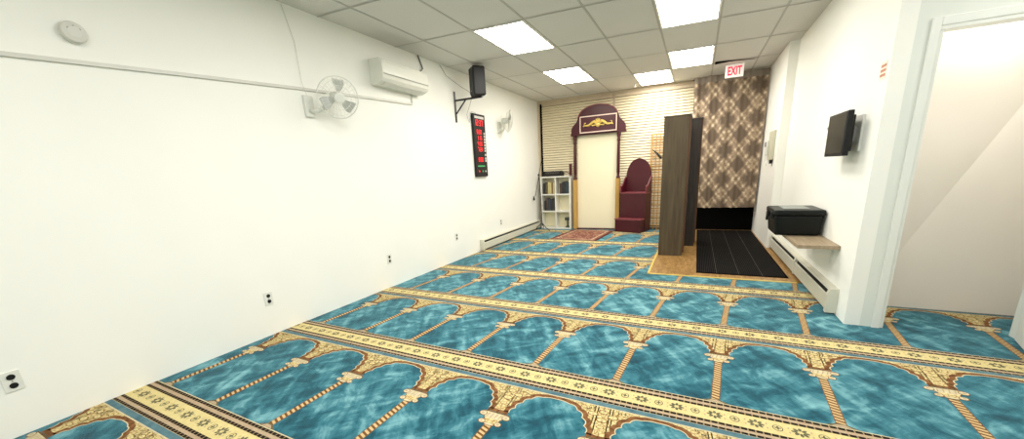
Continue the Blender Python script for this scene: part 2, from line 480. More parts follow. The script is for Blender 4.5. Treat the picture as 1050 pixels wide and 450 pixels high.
for k in range(-4, 6):
    y0 = 2.222+ROWP*k
    xl, xr = -1.2, 7.2
    st = lambda a, b_, mi, l=3: [put(rect(xx, y0+a, xx+.6, y0+b_), l, mi) for xx in [xl+.6*q for q in range(14)]]
    # striped border between the rows
    for a, b_, mi in ((.922, .93, CREAM), (.93, .968, SLATE), (.968, .972, CREAM), (.970, .989, DASH), (.989, 1.010, TAN), (1.010, 1.031, DASH),
                      (1.031, 1.148, YELLOW), (1.148, 1.169, DASH), (1.169, 1.192, TAN), (1.192, 1.213, DASH), (1.213, 1.219, CREAM)):
        st(a, b_, mi)
    for i in range(-5, 9):
        xc = X0+COLW*(i+.5); xp = X0+COLW*i
        if xp < -1.0 or xp > 7: continue
        for sg in (1, -1):
            P = lambda p: (xc+sg*p[0], y0+p[1])
            for j in range(len(INNER)-1):
                put([P(OUTER[j]), P(OUTER[j+1]), (xc+sg*OUTER[j+1][0], y0+TT), (xc+sg*OUTER[j][0], y0+TT)], 1, FLORAL)
                put([P(LINE[j]), P(LINE[j+1]), P(INNER[j+1]), P(INNER[j])], 2, CREAM)
                put([P(INNER[j]), P(INNER[j+1]), P(OUTER[j+1]), P(OUTER[j])], 2, BROWN)
            # foot of the spandrel down to the capital
            e = OUTER[-1]
            put([P((e[0]-.002, e[1])), P((COLW/2+.001, e[1])), P((COLW/2+.001, TT)), P((e[0]-.002, TT))], 1, FLORAL)
            put([P((INNER[-1][0], .638)), P((COLW/2+.001, .638)), P((COLW/2+.001, .668)), P((INNER[-1][0], .675))], 2, BROWN)
        # column
        put(rect(xp-.023, y0+.01, xp+.023, y0+.52), 1, PILLAR)
        for dx in (-.024, .02): put(rect(xp+dx, y0+.01, xp+dx+.004, y0+.52), 2, BROWN)
        put([(xp-.075, y0+.001), (xp+.075, y0+.001), (xp+.024, y0+.03), (xp-.024, y0+.03)], 2, CHAR)
        put([(xp-.045, y0+.003), (xp+.045, y0+.003), (xp+.018, y0+.022), (xp-.018, y0+.022)], 3, TAN)
        # scrolled capital
        CAP = [(-.075, .655), (.075, .655), (.062, .625), (.045, .60), (.04, .56), (-.04, .56), (-.045, .60), (-.062, .625)]
        CT = -.025
        put([(xp+a*1.1, y0+CT+.605+(b_-.605)*1.12) for a, b_ in CAP[:4]]+[(xp-.05, y0+CT+.60), (xp-.07, y0+CT+.63)], 3, BROWN)
        put([(xp+a, y0+CT+b_) for a, b_ in (CAP[0], CAP[1], CAP[2], CAP[3], CAP[6], CAP[7])], 4, CREAM)
        put([(xp+a*1.12, y0+CT+b_) for a, b_ in (CAP[6], CAP[3], CAP[4], CAP[5])], 3, BROWN)
        put([(xp+a, y0+CT+b_) for a, b_ in (CAP[6], CAP[3], CAP[4], CAP[5])], 4, FLORAL)
        for sg in (-1, 1):
            for dx, dt, rr in ((.072, .632, .021), (.050, .566, .018)):
                put(ell(xp+sg*dx, y0+CT+dt, rr+.004, rr*.85+.004, 12), 5, BROWN); put(ell(xp+sg*dx, y0+CT+dt, rr, rr*.85, 12), 6, CREAM)
                put(ell(xp+sg*dx*1.03, y0+CT+dt, rr*.45, rr*.4, 8), 7, TAN)
        put(ell(xp, y0+CT+.553, .034, .012, 12), 5, BROWN); put(ell(xp, y0+CT+.553, .030, .009, 12), 6, CREAM)
        for dx in (-.045, -.02, .005, .03): put([(xp+dx, y0+CT+.605), (xp+dx+.006, y0+CT+.605), (xp+dx+.014, y0+CT+.648), (xp+dx+.008, y0+CT+.648)], 7, TAN)
        for dx in (-.04, -.013, .013, .04): put(ell(xp+dx, y0+CT+.664, .010, .006, 8), 7, CHAR)
        # rosettes in the spandrel
        for dx, dt, rr in ((0, .80, .026), (-.055, .845, .024), (.055, .845, .024), (0, .875, .022), (.115, .89, .016), (-.115, .89, .016), (0, .74, .018)):
            put(ell(xp+dx, y0+dt, rr*1.25, rr*.8, 12), 2, BROWN); put(ell(xp+dx, y0+dt, rr, rr*.6, 12), 3, YELLOW)
            put(ell(xp+dx, y0+dt, rr*.3, rr*.2, 6), 4, TAN)
        for q in range(16):
            dx = random.uniform(-.12, .12); dt = random.uniform(.76 if abs(dx) < .05 else .87, .915)
            put(ell(xp+dx, y0+dt, .008, .004, 6, random.uniform(0, 3)), 4, CHAR if q % 3 else BROWN)
    # medallions along the border: petalled flower, ring, flower ...
    n = 0; x = X0-COLW*6
    while x < 6.6:
        ym = y0+1.09
        if n % 2 == 0:
            for q in range(8):
                a = PI/4*q; put(ell(x+.026*math.cos(a), ym+.022*math.sin(a), .014, .0085, 7, a), 4, CHAR)
            put(ell(x, ym, .012, .010, 8), 5, YELLOW)
        else:
            put(ell(x, ym, .024, .026, 14), 4, CHAR); put(ell(x, ym, .019, .021, 14), 5, YELLOW)
            for q in range(4):
                a = PI/2*q; put(ell(x+.008*math.cos(a), ym+.008*math.sin(a), .008, .005, 6, a), 6, CHAR)
        for dt in (-.03, .03): put(ell(x+.048, ym+dt*.6, .005, .008, 6), 4, TAN)
        x += COLW/6; n += 1
me = bpy.data.meshes.new('carpet'); cb.to_mesh(me); cb.free()
for m_ in CM: me.materials.append(m_)
carpet = bpy.data.objects.new('carpet', me); C.objects.link(carpet)
tag(carpet, 'turquoise wall-to-wall prayer carpet woven with rows of cream and brown arches', 'carpet')

# vinyl strip at the exit, with its brass edging
vin = ramp_mat('wood look vinyl', [(.25, (104, 72, 34)), (.5, (150, 112, 62)), (.75, (182, 144, 92))], 'noise', 5, 6, 1.2, rough=.4, stretch=(5, 1.2, 1), spec=.4)
struct('floor_exit', MB().box(VX+.02, VY+.02, -.009, XR, YB-.02, .006), vin)
e = MB(); e.box(VX-.005, VY-.01, -.005, VX+.022, YB-.05, .011).box(VX-.005, VY-.012, -.005, XR-.09, VY+.022, .011)
struct('trim_4', e, mat('gold edging', (222, 190, 96), .4, metal=.2))

# black ribbed entrance mat
mt = thing('entrance_mat', 'black ribbed entrance mat running under the patterned curtain', 'mat', (4.04, 5.14, .0065))
m0 = MB().box(-.485, 0, 0, .485, 3.58, .006); m0.obj('base', M['dark'], mt)
r = MB()
for i in range(44):
    x = -.475+.95*i/43
    if i % 11 == 10: continue
    r.box(x-.006, .02, .006, x+.006, 3.56, .011)
r.obj('ribs', mat('black rubber rib', (17, 15, 14), .85, var=.2, spec=.12), mt)
s_ = MB()
for i in (10, 21, 32): s_.box(-.475+.95*i/43-.004, .02, .006, -.475+.95*i/43+.004, 3.56, .009)
s_.obj('seams', mat('mat seam', (34, 30, 27), .8), mt)

# small red prayer rug
rg = thing('prayer_rug', 'small red patterned prayer rug in front of the maroon arch', 'rug', (1.38, 7.77, .0075), -.09)
hw, hd = .48, .65
MB().box(-hw, -hd, 0, hw, hd, .008).obj('border', ramp_mat('dark red border', [(.3, (70, 22, 20)), (.7, (98, 40, 34))], 'noise', 30), rg)
MB().box(-hw+.05, -hd+.03, .008, hw-.05, hd-.03, .009).obj('field', ramp_mat('red cream field', [(.15, (176, 142, 116)), (.3, (128, 74, 60)), (.5, (92, 46, 40)), (.7, (150, 108, 88))], 'dots', 13, rough=.95), rg)
ib = MB()
ib.box(-hw+.10, -hd+.09, .009, hw-.10, -hd+.12, .0097).box(-hw+.10, hd-.12, .009, hw-.10, hd-.09, .0097)
ib.box(-hw+.10, -hd+.12, .009, -hw+.13, hd-.12, .0097).box(hw-.13, -hd+.12, .009, hw-.10, hd-.12, .0097)
ib.obj('inner_border', ramp_mat('beige border', [(.3, (150, 120, 96)), (.7, (190, 166, 138))], 'noise', 24), rg)
for sg in (-1, 1):
    fr_ = MB(); n_ = 44
    fr_.box(-hw, sg*(hd+.004)-.004, 0, hw, sg*(hd+.004)+.004, .004)
    for i in range(n_):
        x = -hw+.01+(2*hw-.02)*i/(n_-1)
        fr_.box(x-.004, sg*(hd+.022)-.016, 0, x+.004, sg*(hd+.022)+.016, .004)
    fr_.obj('fringe', CM[CREAM], rg)

# ------------------------------------------------------------------ left wall things
# smoke detector
sd = thing('smoke_detector', 'round white smoke detector high on the left wall', 'smoke detector', (0, 1.162, 2.315))
R90 = rotto((1, 0, 0))
MB().lathe((.001, 0, 0), [(.052, 0), (.052, .012)], 28, R90).obj('base', M['offwhite'], sd, True)
MB().lathe((.013, 0, 0), [(.060, 0), (.061, .012), (.055, .026), (.03, .032), (.001, .033)], 28, R90).obj('cover', M['offwhite'], sd)
h = MB()
for a in (.6, 1.6, 2.6): h.lathe((.041, .03*math.cos(a), .03*math.sin(a)), [(.005, 0), (.005, .004)], 8, R90)
h.obj('vents', M['wire'], sd)

# cable raceway
P = [(0.55, 2.105), (.848, 2.129), (1.7, 2.186), (2.572, 2.239), (3.5, 2.285), (4.27, 2.315)]
rw = thing('cable_raceway', 'thin white cable raceway running along the left wall to the air conditioner', 'raceway', (0, 0, 0))
P = [(-2.4, 1.86)]+P
b = MB()
for (ya, z0_), (yb_, z1_) in zip(P, P[1:]):
    b.prism_x([(ya, z0_-.012), (yb_, z1_-.012), (yb_, z1_+.012), (ya, z0_+.012)], .001, .018)
b.obj('horizontal_run', M['offwhite'], rw)
MB().box(.001, 4.262, 2.325, .017, 4.284, 2.44).obj('riser', M['offwhite'], rw)

# split air conditioner
ac = thing('air_conditioner', 'white split air conditioner mounted high on the left wall', 'air conditioner', (0, 3.58, 2.43))
L_ = .83
body = [(.001, .04), (.001, .275), (.15, .275), (.185, .26), (.20, .225), (.205, .12), (.195, .06), (.17, .03), (.08, 0), (.03, 0)]
bm_ = MB()
a_ = [bm_.bm.verts.new((x, 0, z)) for x, z in body]; c_ = [bm_.bm.verts.new((x, L_, z)) for x, z in body]
bm_.bm.faces.new(a_); bm_.bm.faces.new(c_[::-1])
for i in range(len(body)): bm_.bm.faces.new((a_[i], c_[i], c_[(i+1) % len(body)], a_[(i+1) % len(body)]))
bm_.obj('body', mat('gloss white plastic', (226, 226, 216), .15, var=.01, spec=.6), ac)
MB().prism_y([(.2065, .10), (.2085, .10), (.2085, .106), (.2065, .106)], .01, L_-.01).obj('panel_seam', M['wire'], ac)
MB().prism_y([(.09, .0), (.172, .027), (.174, .021), (.092, -.006)], .06, L_-.06).obj('louver', M['offwhite'], ac)
MB().prism_y([(.04, .276), (.14, .276), (.14, .279), (.04, .279)], .03, L_-.03).obj('intake_grille', M['wire'], ac)
pp = MB(); pp.tube([(.03, 4.39, 2.71), (.025, 4.50, 2.76), (.02, 4.56, 2.8), (.02, 4.48, 2.95)], .010, 8)
tag(pp.obj('refrigerant_pipe', M['wire'], None, True), 'short dark pipe rising from the air conditioner to the ceiling', 'pipe')

# wall fans
def wall_fan(loc, nrm_, label, arm=.16, swing=0, drop=.14, R_=.205):
    o = thing('wall_fan', label, 'fan', loc, 0, 'white wall mounted fans')
    n = Vector(nrm_).normalized(); Mx = rotto(n)
    hub = Vector((arm+.10, 0, drop)) + Vector((0, swing, 0))
    MB().box(.001, -.05, -.10, .03, .05, .10, bevel=.008).obj('wall_plate', M['fan'], o)
    MB().tube([(.03, 0, -.04), (.09, swing*.2, -.05), (arm, swing*.6, .0), hub-n*.10], [.022, .02, .02, .02], 10).obj('arm', M['fan'], o, True)
    MB().lathe(hub-n*.15, [(.03, 0), (.05, .02), (.055, .08), (.05, .11), (.02, .12)], 18, Mx).obj('motor', M['fan'], o, True)
    c = hub
    g_ = MB()
    for rr, hh in ((R_, 0), (.16, .035), (.11, .05), (.06, .058)): g_.torus(c+n*hh, rr, .0022, Mx, 36, 5)
    for q in range(30):
        a = 2*PI*q/30
        pts = [c+Mx @ Vector((rr*math.cos(a), rr*math.sin(a), hh)) for rr, hh in ((.05, .058), (.11, .05), (.16, .035), (R_, 0))]
        g_.tube(pts, .0012, 4, False)
    g_.lathe(c+n*.052, [(.05, 0), (.05, .008), (.03, .012)], 20, Mx)
    g_.obj('front_grille', M['fan'], o)
    g_ = MB(); g_.torus(c-n*.002, R_+.003, .006, Mx, 40, 6)
    for q in range(24):
        a = 2*PI*q/24
        pts = [c+Mx @ Vector((rr*math.cos(a), rr*math.sin(a), hh)) for rr, hh in ((.05, -.07), (.15, -.06), (R_, -.003))]
        g_.tube(pts, .0014, 4, False)
    g_.obj('rear_grille', M['fan'], o)
    for q in range(3):
        bl = MB(); a0 = 2*PI*q/3+.5
        pts = []
        for rr, da, db in ((.035, -.3, .3), (.09, -.45, .35), (.14, -.45, .4), (.175, -.3, .35)):
            pts.append((c+Mx @ Vector((rr*math.cos(a0+da), rr*math.sin(a0+da), -.02)), c+Mx @ Vector((rr*math.cos(a0+db), rr*math.sin(a0+db), .012))))
        for (p, q_), (p2, q2) in zip(pts, pts[1:]): bl.quad(p, q_, q2, p2)
        bl.obj('blade', mat('milky blade', (182, 184, 177), .3), o)
    MB().lathe(c-n*.02, [(.036, 0), (.036, .03), (.02, .04)], 16, Mx).obj('hub', M['offwhite'], o)
    return o
wall_fan((0, 2.70, 2.09), (.85, -.42, -.22), 'white caged wall fan nearest, left of the air conditioner', .14, .17, .075, .19)
wall_fan((0, 6.77, 2.22), (.80, .58, -.16), 'white caged wall fan beyond the red digit board, seen edge-on', .10, .06, .10, .20)
tag(MB().tube([(.024, 2.69, 2.19), (.023, 2.66, 2.3), (.006, 2.67, 2.65), (.004, 2.6, 2.94)], .0025, 5, True).obj('fan_cord', M['offwhite']), 'thin pale cord hanging from ceiling to the nearest wall fan', 'cord')

# speaker bracket, speaker and lead
br = thing('speaker_bracket', 'black metal wall bracket with brace under the loudspeaker', 'bracket', (0, 5.31, 2.40))
MB().box(.001, -.02, -.22, .012, .02, .23).obj('wall_plate', M['blackmetal'], br)
MB().box(.012, -.015, .085, .50, .015, .11).obj('arm', M['blackmetal'], br)
MB().tube([(.012, 0, -.10), (.20, 0, .085)], .011, 6).obj('brace', M['blackmetal'], br)
sp = thing('loudspeaker', 'black loudspeaker standing on the wall bracket near the ceiling', 'loudspeaker', (.43, 5.31, 2.512), -.75)
MB().box(-.105, -.09, .0, .105, .10, .40, bevel=.02).obj('cabinet', M['black'], sp)
MB().box(-.092, -.098, .03, .092, -.088, .385, bevel=.004).obj('grille', mat('speaker mesh', (26, 27, 30), .7, var=.3, scale=200), sp)
MB().box(-.012, -.1, .06, .012, -.0985, .075).obj('badge', M['silver'], sp)
tag(MB().tube([(.29, 5.33, 2.58), (.2, 5.2, 2.66), (.06, 5.05, 2.8), (.01, 4.98, 2.94)], .004, 5).obj('speaker_cable', M['wire'], None, True), 'dark lead running from the loudspeaker up to the ceiling', 'cable')
tag(MB().tube([(.29, 5.40, 2.55), (.24, 5.42, 2.5), (.12, 5.45, 2.3), (.06, 5.6, 2.2), (.03, 5.75, 2.39), (.02, 5.9, 2.385)], .003, 5).obj('board_cable', M['wire'], None, True), 'thin lead looping from the loudspeaker down to the digit board', 'cable')

# prayer time board with red digits
pb = thing('digit_board', 'tall black electronic time board with red digits on left wall', 'clock', (0, 5.955, 1.33))
MB().box(.002, -.2, 0, .045, .2, 1.04, bevel=.006).obj('case', M['black'], pb)
SEG = {'0': 'abcdef', '1': 'bc', '2': 'abged', '3': 'abgcd', '4': 'fgbc', '5': 'afgcd', '6': 'afgedc', '7': 'abc', '8': 'abcdefg', '9': 'abfgcd'}
def digits(mb, txt, y, z, w_, h_, gap):
    # text runs toward +y (left to right as seen from the room)
    t_ = h_*.13
    for ch in txt:
        if ch == ':':
            for f in (.3, .7): mb.box(.045, y, z+h_*f-t_/2, .0475, y+t_, z+h_*f+t_/2)
            y += t_+gap; continue
        for s in SEG[ch]:
            q = {'a': (0, h_-t_, w_, h_), 'g': (0, h_/2-t_/2, w_, h_/2+t_/2), 'd': (0, 0, w_, t_), 'f': (0, h_/2, t_, h_), 'e': (0, 0, t_, h_/2), 'b': (w_-t_, h_/2, w_, h_), 'c': (w_-t_, 0, w_, h_/2)}[s]
            mb.box(.045, y+q[0], z+q[1], .0475, y+q[2], z+q[3])
        y += w_+gap
rows_ = [('12:37', .85, .095, -.16), ('6:03', .715, .07, -.10), ('1:15', .615, .07, -.10), ('4:30', .52, .07, -.10), ('7:24', .425, .07, -.10), ('8:50', .255, .07, -.10)]
for i, (tx, z, hh, y) in enumerate(rows_):
    q = MB(); digits(q, tx, y, z, hh*.52, hh, hh*.16); q.obj('digits', M['led'], pb)
q = MB(); q.box(.045, -.15, .965, .0465, .15, 1.005); q.obj('header_strip', M['glasswhite'], pb)
for z in (.72, .67, .62, .575, .525, .475, .43, .36, .30, .26):
    q = MB(); yy = .125
    for w_ in (.012, .018, .01): q.box(.045, yy, z, .0465, yy+w_, z+.028); yy += w_+.005
    q.box(.045, .125, z-.006, .0465, .175, z); q.obj('row_caption', M['glasswhite'], pb)
q = MB(); q.box(.045, -.14, .17, .0465, .1, .19); q.obj('footer_strip', M['ledgreen'], pb)
for y, m_ in ((-.1, 'led'), (.02, 'ledgreen'), (.12, 'glasswhite')):
    MB().lathe((.045, y, .09), [(.016, 0), (.016, .003)], 10, R90).obj('lamp', M[m_], pb)

# duplex outlets
def outlet(y, z, label):
    o = thing('wall_outlet', label, 'outlet', (0, y, z), 0, 'duplex outlets on the left wall')
    MB().box(.0005, -.037, -.06, .006, .037, .06, bevel=.002).obj('plate', M['white'], o)
    for dz in (-.026, .026):
        MB().lathe((.006, 0, dz), [(.017, 0), (.017, .003)], 14, R90).obj('socket', M['black'], o)
    MB().lathe((.006, 0, 0), [(.004, 0), (.004, .002)], 8, R90).obj('screw', M['silver'], o)
    return o
o0 = outlet(.462, .337, 'white duplex outlet nearest the camera, bottom left of the photo')
for y, z, lb in ((1.945, .350, 'second duplex outlet along the left wall from the camera'), (3.5, .372, 'third duplex outlet along the left wall, in the middle'),
                 (5.04, .395, 'small duplex outlet last before the left baseboard heater'), (6.63, .42, 'farthest duplex outlet, just above the left baseboard heater')):
    c = copy_tree(o0); c.location = (0, y, z); c['label'] = lb

# baseboard heaters
def heater(name_lab, x_wall, y0_, y1_, sg, zt, joints=()):
    o = thing('baseboard_heater', name_lab, 'heater', (x_wall, y0_, 0), 0, 'baseboard heaters')
    L__ = y1_-y0_
    pr = lambda pts: [(sg*x, z) for x, z in pts]
    MB().prism_y(pr([(.001, .03), (.001, zt), (.012, zt), (.012, .03)]), .03, L__-.03).obj('back_panel', M['heater'], o)
    MB().prism_y(pr([(.012, zt-.012), (.012, zt), (.055, zt-.004), (.062, zt-.02), (.058, zt-.024), (.05, zt-.014)]), .03, L__-.03).obj('top_cover', M['heater'], o)
    MB().prism_y(pr([(.016, .03), (.016, zt-.02), (.048, zt-.03), (.055, .06), (.05, .03)]), .032, L__-.032).obj('fins', M['heaterslot'], o)
    MB().prism_y(pr([(.066, .035), (.072, .045), (.072, zt-.065), (.066, zt-.055), (.063, zt-.06), (.063, .04)]), .03, L__-.03).obj('front_cover', M['heater'], o)
    for y in (0, L__-.05):
        MB().prism_y(pr([(.001, .02), (.001, zt+.003), (.06, zt), (.077, zt-.05), (.077, .02)]), y, y+.05).obj('end_cap', M['heater'], o)
    for y in joints:
        MB().prism_y(pr([(.001, .03), (.001, zt+.002), (.06, zt-.002), (.075, zt-.05), (.075, .03)]), y-y0_-.03, y-y0_+.03).obj('joint_cover', M['heater'], o)
    return o
heater('cream baseboard heater along the left wall by the bookcase corner', 0, 5.76, 8.6, 1, .215)
heater('cream baseboard heater along the right wall below the wooden shelf', XR, 3.98, 6.98, -1, .235, (5.3,))

# ------------------------------------------------------------------ far corner: bookcase, mic stand
bc = thing('bookcase', 'white open cube bookcase two wide and three high in the corner', 'bookcase', (.507, 8.5, .009), 0)
W_, Hh, D_ = .735, 1.235, .26
for x in (-W_/2, W_/2-.03): MB().box(x, 0, 0, x+.03, D_, Hh, bevel=.002).obj('side_panel', M['white'], bc)
MB().box(-.012, .006, .03, .012, D_-.01, Hh-.03).obj('divider', M['white'], bc)
for z in (0, .405, .80, Hh-.03): MB().box(-W_/2+.03, .003, z, W_/2-.03, D_-.005, z+.028).obj('shelf', M['white'], bc)
MB().box(-W_/2+.03, D_-.012, .03, W_/2-.03, D_, Hh-.03).obj('back_panel', M['cream'], bc)
def book(x, z, w_, h_, d_, m_, label, group, lean=0):
    o = MB(); o.box(0, 0, 0, w_, d_, h_, bevel=.002)
    b_ = o.obj('book', m_); b_.location = (x, 8.535, z); b_.rotation_euler = (0, lean, 0)
    tag(b_, label, 'book', group)
x = .19
for i, (w_, h_, m_) in enumerate([(.035, .25, 2), (.04, .27, 0), (.03, .25, 3), (.035, .28, 1), (.04, .26, 1), (.035, .25, 3), (.03, .27, 1)]):
    book(x+.004, .839, w_, h_, .17, M['book%d' % m_], ['black', 'charcoal green', 'tan', 'tall pale yellow', 'middle pale yellow', 'second tan', 'rightmost pale yellow'][i]+' book standing in the top left cube of the bookcase', 'books in the top left cube'); x += w_+.006
x = .602
for i, (w_, h_, m_) in enumerate([(.05, .24, 4), (.045, .27, 2), (.05, .28, 2), (.05, .26, 6)]):
    book(x, .839, w_, h_, .17, M['book%d' % m_], ['brown', 'first black', 'taller second black', 'dark blue'][i]+' book standing in the top right cube of the bookcase', 'books in the top right cube'); x += w_+.006
x = .215
for i, (w_, h_, m_) in enumerate([(.04, .24, 2), (.05, .29, 4), (.045, .27, 6), (.05, .28, 2), (.05, .26, 0)]):
    book(x, .444, w_, h_, .17, M['book%d' % m_], ['leftmost black', 'tall brown', 'dark blue', 'thick black', 'charcoal green'][i]+' book leaning in the middle left cube of the bookcase', 'books in the middle left cube', .0); x += w_+.008
st_ = thing('incense_stand', 'small dark pedestal stand inside the bottom right cube of the bookcase', 'stand', (.77, 8.60, .048))
MB().lathe((0, 0, 0), [(.055, 0), (.055, .015), (.02, .03), (.018, .16)], 16).obj('stem', M['book0'], st_, True)
MB().box(-.06, -.05, .16, .06, .05, .23, bevel=.01).obj('bowl', M['book0'], st_)
# black amplifier/mixer on top
mx = thing('audio_mixer', 'black audio mixer with knobs lying on top of the white bookcase', 'mixer', (.43, 8.62, 1.2455), -.05)
MB().prism_x([(-.11, 0), (.11, 0), (.11, .11), (.06, .12), (-.11, .05)], -.2, .2).obj('body', M['black'], mx)
for i in range(6):
    for j in range(2): MB().lathe((-.16+.06*i, -.06+.08*j, .068+.033*j), [(.010, 0), (.008, .018)], 8).obj('knob', M['wire'], mx)
MB().box(-.23, -.1, .0, -.2, .1, .12).obj('side_cheek', M['black'], mx)
MB().box(.2, -.1, .0, .23, .1, .1).obj('side_cheek', M['black'], mx)
tag(MB().tube([(.67, 8.6, 1.29), (.74, 8.56, 1.33), (.80, 8.55, 1.32), (.88, 8.6, 1.27)], .008, 6).obj('audio_cable', M['black'], None, True), 'black cable curling over the right end of the bookcase top', 'cable')
# microphone stand
ms = thing('microphone_stand', 'black tripod microphone stand with boom in front of the bookcase', 'microphone stand', (.235, 8.30, .0085))
MB().tube([(0, 0, .10), (-.02, 0, .8), (-.05, 0, 1.28)], .011, 8).obj('pole', M['blackmetal'], ms)
for a in (-.5, 1.7, 3.5):
    MB().tube([(0, 0, .17), (.13*math.cos(a), .13*math.sin(a), .07), (.28*math.cos(a)*(.5 if a > 3 else 1), .28*math.sin(a)*(.5 if a > 1 else 1), .012)], .009, 6).obj('leg', M['blackmetal'], ms)
MB().tube([(-.15, -.01, .80), (-.07, 0, 1.15), (-.05, 0, 1.28), (.03, 0, 1.60)], .008, 6).obj('boom', M['blackmetal'], ms)
MB().lathe((-.05, 0, 1.26), [(.02, 0), (.024, .02), (.02, .045)], 12).obj('clutch', M['black'], ms)
MB().lathe((-.185, -.01, .70), [(.001, 0), (.02, .01), (.024, .035), (.016, .06), (.011, .10)], 12).obj('microphone', M['black'], ms, True)

# ------------------------------------------------------------------ maroon arch (mihrab)
ar = thing('prayer_niche', 'tall maroon arched prayer niche with gold carving and cream panel', 'prayer niche', (.025, 8.56, .009))
MB().box(.985, .10, 0, 1.86, .13, 2.12).obj('back_panel', M['cream'], ar)
for x in (.895, 1.86):
    q = MB(); q.box(x, 0, 0, x+.09, .13, 1.13, bevel=.004)
    q.obj('pilaster', M['goldwood'], ar)
    prof = [(.042, 1.13), (.046, 1.15), (.03, 1.18), (.026, 1.22), (.034, 1.26), (.036, 1.5), (.03, 1.85), (.027, 1.9), (.036, 1.92), (.036, 1.95), (.028, 1.97), (.044, 2.03), (.046, 2.075)]
    MB().lathe((x+.045, .045, 0), prof, 16).obj('column', M['maroon'], ar, True)
def arc(cx, cz, r, a0, a1, n): return [(cx+r*math.cos(a0+(a1-a0)*i/n), cz+r*math.sin(a0+(a1-a0)*i/n)) for i in range(n+1)]
cx_ = 1.46
half = [(.60, 2.085), (.60, 2.12), (.585, 2.15), (.592, 2.20), (.575, 2.26), (.53, 2.31), (.475, 2.36), (.45, 2.41), (.435, 2.455)]
dome = [(.42*math.cos(a), 2.455+.225*math.sin(a)) for a in [PI/2*i/12 for i in range(1, 13)]]
hp = half+dome
poly = [(cx_+x, z) for x, z in hp]+[(cx_-x, z) for x, z in hp[::-1][1:]]
MB().prism_y(poly, -.01, .08).obj('header', M['maroon'], ar)
# pale edge following the dome
ed = [(cx_+x, -.012, z+.004) for x, z in hp[8:]]+[(cx_-x, -.012, z+.004) for x, z in hp[8:][::-1][1:]]
MB().tube(ed, .012, 6).obj('dome_moulding', M['maroonedge'], ar)
fz = MB().box(1.09, -.06, 2.13, 1.87, -.012, 2.46).obj('frieze_box', M['maroon'], ar)
q = MB(); q.box(1.082, -.068, 2.122, 1.878, -.06, 2.142).box(1.082, -.068, 2.447, 1.878, -.06, 2.467).box(1.082, -.068, 2.14, 1.10, -.06, 2.449).box(1.86, -.068, 2.14, 1.878, -.06, 2.449)
q.obj('frieze_border', M['pinkcream'], fz)
# carved gold scroll ornament
q = MB()
for sg in (-1, 1):
    pts = [((cx_+.02)+sg*(.06+.26*u), -.068, 2.255+.085*(1-u)**1.4+.012*math.sin(u*9)) for u in [i/14 for i in range(15)]]
    q.tube(pts, [.028*(1-.65*i/14)+.004 for i in range(15)], 7)
    q.tube([((cx_+.02)+sg*x_, -.07, z_) for x_, z_ in ((.28, 2.27), (.30, 2.29), (.29, 2.325), (.265, 2.32))], .009, 6)
    q.tube([((cx_+.02)+sg*x_, -.07, z_) for x_, z_ in ((.05, 2.27), (.12, 2.26), (.15, 2.285), (.11, 2.31))], .013, 6)
for i in range(7):
    a = PI*(i+.5)/7; q.tube([((cx_+.02), -.07, 2.29), ((cx_+.02)+.09*math.cos(a), -.075, 2.30+.10*math.sin(a))], [.018, .012], 6)
q.lathe(((cx_+.02), -.062, 2.275), [(.05, 0), (.045, .02), (.02, .03)], 14, rotto((0, -1, 0)))
oo = q.obj('gold_ornament', M['gold'], fz, True)
MB().box(.985, -.004, 0, 1.86, .10, .02).obj('threshold', M['maroon'], ar)
tag(MB().box(.875, 8.42, 1.2455, .925, 8.50, 1.50, bevel=.006).obj('maroon_post', M['maroon']), 'short maroon block standing at the right end of the bookcase top', 'block')

# ------------------------------------------------------------------ minbar
mn = thing('pulpit', 'small maroon stepped pulpit with pointed arch back beside the cream niche', 'pulpit', (2.215, 8.2, .0085), -.28)
w2 = .285
MB().box(-w2, 0, 0, w2, .24, .26).obj('lower_step', M['maroon'], mn)
MB().box(-w2-.008, -.012, .26, w2+.008, .24, .285, bevel=.004).obj('lower_tread', M['maroonedge'], mn)
MB().box(-w2+.02, .20, .0, w2+.01, .50, .80).obj('upper_step', M['maroon'], mn)
MB().box(-w2+.008, .188, .80, w2+.022, .50, .828, bevel=.004).obj('seat', M['maroonedge'], mn)
bh = [(-.27, .83), (.29, .83), (.29, 1.15)]
bh += [(.01+.28*math.cos(a)**.8, 1.15+.37*math.sin(a)**1.25) for a in [PI/2*i/10 for i in range(1, 10)]]+[(.01, 1.535)]
bh += [(.01-.28*math.cos(a)**.8, 1.15+.37*math.sin(a)**1.25) for a in [PI/2*i/10 for i in range(9, 0, -1)]]+[(-.27, 1.15)]
MB().prism_y(bh, .47, .50).obj('backrest', M['maroon'], mn)
for sg in (-1, 1):
    xx = sg*(w2-.0)+.012
    MB().prism_x([(.22, .828), (.47, .828), (.47, 1.14), (.40, 1.10), (.30, .97), (.22, .93)], xx-.012, xx+.012).obj('arm_panel', M['maroon'], mn)
    MB().tube([(xx, .225, .935), (xx, .30, .975), (xx, .40, 1.105), (xx, .465, 1.145)], .014, 6).obj('arm_rail', M['maroonedge'], mn)
    MB().lathe((xx, .215, .828), [(.016, 0), (.02, .05), (.016, .1), (.02, .13), (.008, .15)], 10).obj('arm_post', M['maroonedge'], mn)

